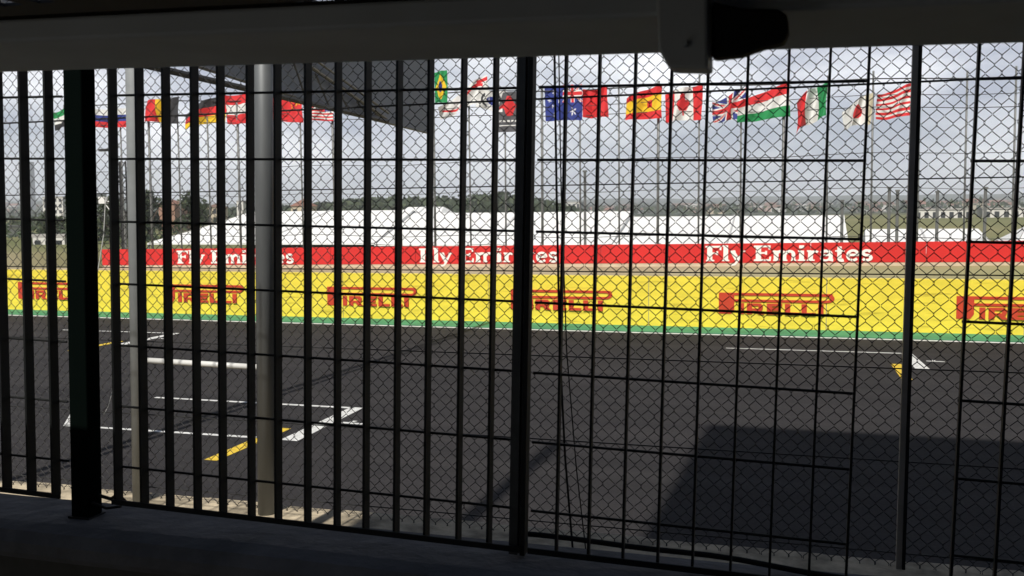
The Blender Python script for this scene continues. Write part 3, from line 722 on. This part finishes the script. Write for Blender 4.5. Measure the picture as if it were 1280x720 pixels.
m = MB(); m.tube([(-.56+(.62)*i/12, 1.80+.004*math.sin(i), 2.022-.0012*i-(.012*sstep(.5, 1, i/12))) for i in range(13)], .0055, 8)
tag(m.build('black_hose', M['black'], smooth=True), 'black hose lying along the foot of the thin bar fence panel', 'hose')

pg = thing('corner_post', 'thick square dark green fence post standing on the dark ledge', 'post', (-1.535, 1.745, 1.99)); pg.rotation_euler = (0, TILT, .02)
m = MB(); m.box(-.0225, .0225, -.0225, .0225, 0, 1.6); m.build('post_body', M['post_green'], pg, bevel=.003)
m = MB(); m.box(-.027, .027, -.027, .027, -.004, .004); m.build('foot_plate', M['bar'], pg)
m = MB(); m.tube([(.023, .01, .045), (.055, .01, .040), (.075, .006, .055), (.092, .012, .036)], .004, 6); m.tube([(.02, -.01, .035), (.05, 0, .022), (.085, .004, .028)], .003, 6); m.build('wire_tie', M['bar'], pg)
jp = thing('joint_post', 'dark twin flat post joining two fence panels near the middle', 'post', (-.553, 1.765, 1.995)); jp.rotation_euler = (0, TILT, .02)
m = MB(); m.box(-.0165, .001, -.012, .012, 0, 1.6); m.build('post_plate', M['plate'], jp, bevel=.001)
m = MB(); m.box(.0055, .0150, -.014, .012, 0, 1.6); m.build('post_plate', M['bar'], jp, bevel=.001)
m = MB(); m.box(.0012, .0053, -.004, .010, 0, 1.6); o = m.build('centre_strip', M['post_grey'], jp)
for nm, pts, r_w, lab in (('hanging_cable', [(-.622, 2.3, 3.1), (-.618, 2.3, 2.7), (-.612, 2.3, 2.307), (-.600, 2.3, 2.05), (-.580, 2.3, 1.80), (-.57, 2.3, 1.69)], .0028, 'thicker black cable hanging just right of the joint post'),
                         ('hanging_cable', [(-.617, 2.32, 3.1), (-.612, 2.32, 2.7), (-.600, 2.32, 2.307), (-.577, 2.32, 2.02), (-.552, 2.32, 1.80), (-.54, 2.32, 1.69)], .0016, 'thinner black cable hanging beside the thicker one and drifting right')):
    m = MB(); m.tube(pts, r_w, 6); tag(m.build(nm, M['black'], smooth=True), lab, 'cable')
m = MB(); m.tube([(-1.664, 2.0, 2.69), (-1.668, 2.0, 2.673), (-1.676, 2.0, 2.60), (-1.690, 2.0, 2.54), (-1.701, 2.0, 2.498), (-1.706, 2.0, 2.44)], .0011, 6)
tag(m.build('white_string', mat('white string', (.6, .6, .58), .7), smooth=True), 'thin white string hanging at the right side of the thick green post', 'string')
m = MB(); m.tube([(-1.655, 2.0, 2.26), (-1.664, 2.0, 2.225), (-1.680, 2.0, 2.18), (-1.70, 2.0, 2.15)], .0009, 6)
tag(m.build('white_string', bpy.data.materials['white string'], smooth=True), 'short curled white string low beside the thick green post', 'string')

# ---------------------------------------------------------------- hut we look out of
lw = thing('ledge_wall', 'dark low wall with a smooth grey coping below the bar fence', 'wall', (0, 1.74, 0))
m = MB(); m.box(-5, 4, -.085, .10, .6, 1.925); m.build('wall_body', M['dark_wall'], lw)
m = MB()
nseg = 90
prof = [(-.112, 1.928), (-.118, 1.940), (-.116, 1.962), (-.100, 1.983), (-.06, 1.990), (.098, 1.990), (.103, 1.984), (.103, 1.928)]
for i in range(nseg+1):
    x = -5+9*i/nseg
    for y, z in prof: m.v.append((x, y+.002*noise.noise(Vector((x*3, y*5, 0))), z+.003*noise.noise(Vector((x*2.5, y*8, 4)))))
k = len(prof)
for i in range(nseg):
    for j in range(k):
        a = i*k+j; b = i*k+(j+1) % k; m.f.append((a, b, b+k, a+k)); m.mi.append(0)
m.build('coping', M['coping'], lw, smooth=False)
bm_ = thing('awning_beam', 'wide dim grey beam across the top of the view', 'beam', (0, .727, 2.7765)); bm_.rotation_euler = (0, TILT*1.08, 0)
m = MB(); m.box(-3.2, 2.4, 0, .173, 0, .020); m.build('beam_body', M['beam'], bm_, bevel=.003)
m = MB(); m.box(-3.2, 2.4, .10, .165, .022, .045); m.build('beam_core', M['roof_dark'], bm_)
br = thing('beam_bracket', 'pale square bracket clamped on the beam, right of centre', 'bracket', (0, .70, 0))
m = MB(); m.prism([(-.1055, 2.737), (-.0785, 2.735), (-.0795, 2.80), (-.080, 2.86), (-.117, 2.86), (-.1125, 2.75)], -.012, .02); m.build('bracket_plate', M['bracket'], br, bevel=.0022)
m = MB(); m.tube([(-.094, -.0165, 2.752), (-.094, -.0125, 2.752)], .0022, 12); m.build('screw', M['beam'], br)
m = MB(); m.prism([(-.0775, 2.743), (-.058, 2.744), (-.043, 2.7485), (-.029, 2.751), (-.0265, 2.758), (-.0275, 2.769), (-.034, 2.773), (-.055, 2.775), (-.0775, 2.781)], .695, .715)
tag(m.build('clamp_handle', M['black'], bevel=.0025), 'matt black wedge shaped clamp handle beside the pale bracket', 'handle')
hr = thing('hut_roof', 'almost black roof sheet above the beam with small gaps of light', 'roof', (0, 0, 2.905))
m = MB(); gaps = [(-.992, -.962), (-.938, -.914), (-.884, -.868)]
xx = -3.2
for g0, g1 in gaps:
    m.box(xx, g0, .965, 1.02, 0, .004); xx = g1
m.box(xx, 2.4, .965, 1.02, 0, .004); m.box(-3.2, 2.4, -1.25, .965, 0, .004); m.box(-3.2, 2.4, 1.02, 1.12, 0, .004)
m.build('roof_sheet', M['roof_dark'], hr)
for q in (-2.2, -1.2, -.2, .8, 1.8):
    m = MB(); m.box(q-.02, q+.02, -1.2, .7, -.05, -.002); m.build('rafter', M['roof_dark'], hr)
hs = thing('hut_side_wall', 'dark plain wall closing the hut at the left, outside the view', 'wall', (-3.2, 0, .9)); m = MB(); m.box(-.08, 0, -1.2, 1.0, -.3, 2.0); m.build('wall_body', M['dark_wall'], hs)
hs = thing('hut_side_wall', 'dark plain wall closing the hut at the right, outside the view', 'wall', (2.4, 0, .9)); m = MB(); m.box(0, .08, -1.2, 1.0, -.3, 2.0); m.build('wall_body', M['dark_wall'], hs)
m = MB(); m.box(-30, 30, -12, 1.65, -.25, .60); tag(m.build('pit_lane_platform', M['coping']), kind='structure')

# building and mast behind us whose shadows fall on the track
TAN = math.tan(R(SUN_EL))
pb = thing('pit_building', 'tall grey pit building standing behind the hut', 'building', (0, 0, .6))
hb = (12.46+1.6)*TAN - .6
m = MB(); m.box(-1.41, 26, -12, -1.6, 0, hb); m.build('wall', M['building'], pb)
for fl in range(1, 5):
    for i in range(6):
        m = MB(); m.box(-.3+4*i, 2.8+4*i, -1.6, -1.56, fl*3.1+.2, fl*3.1+1.9); m.build('window', M['glass'], pb)
lp = thing('light_mast', 'grey tubular light mast standing behind the hut', 'mast', (-2.95, -2.0, .6))
m = MB(); m.tube([(0, 0, 0), (0, 0, (10.95+2.0)*TAN-.6)], .095, 14); m.build('mast_tube', M['mast'], lp, smooth=True)
m = MB(); m.box(-.16, .16, -.16, .16, 0, .04); m.build('base_plate', M['mast'], lp)

# ---------------------------------------------------------------- haze
HAZE = 0.00042
m = MB(); m.box(-9500, 9500, -500, 7600, -8, 140)
hzo = tag(m.build('haze', mat('haze', (1, 1, 1))), 'thin pale haze over the whole place', 'haze', kind='stuff')
hm = hzo.data.materials[0]; t = hm.node_tree; t.nodes.clear()
o = N('ShaderNodeOutputMaterial', t); v = N('ShaderNodeVolumePrincipled', t)
v.inputs['Color'].default_value = (.90, .93, 1.0, 1); v.inputs['Density'].default_value = HAZE; v.inputs['Anisotropy'].default_value = -.05
t.links.new(v.outputs[0], o.inputs['Volume'])
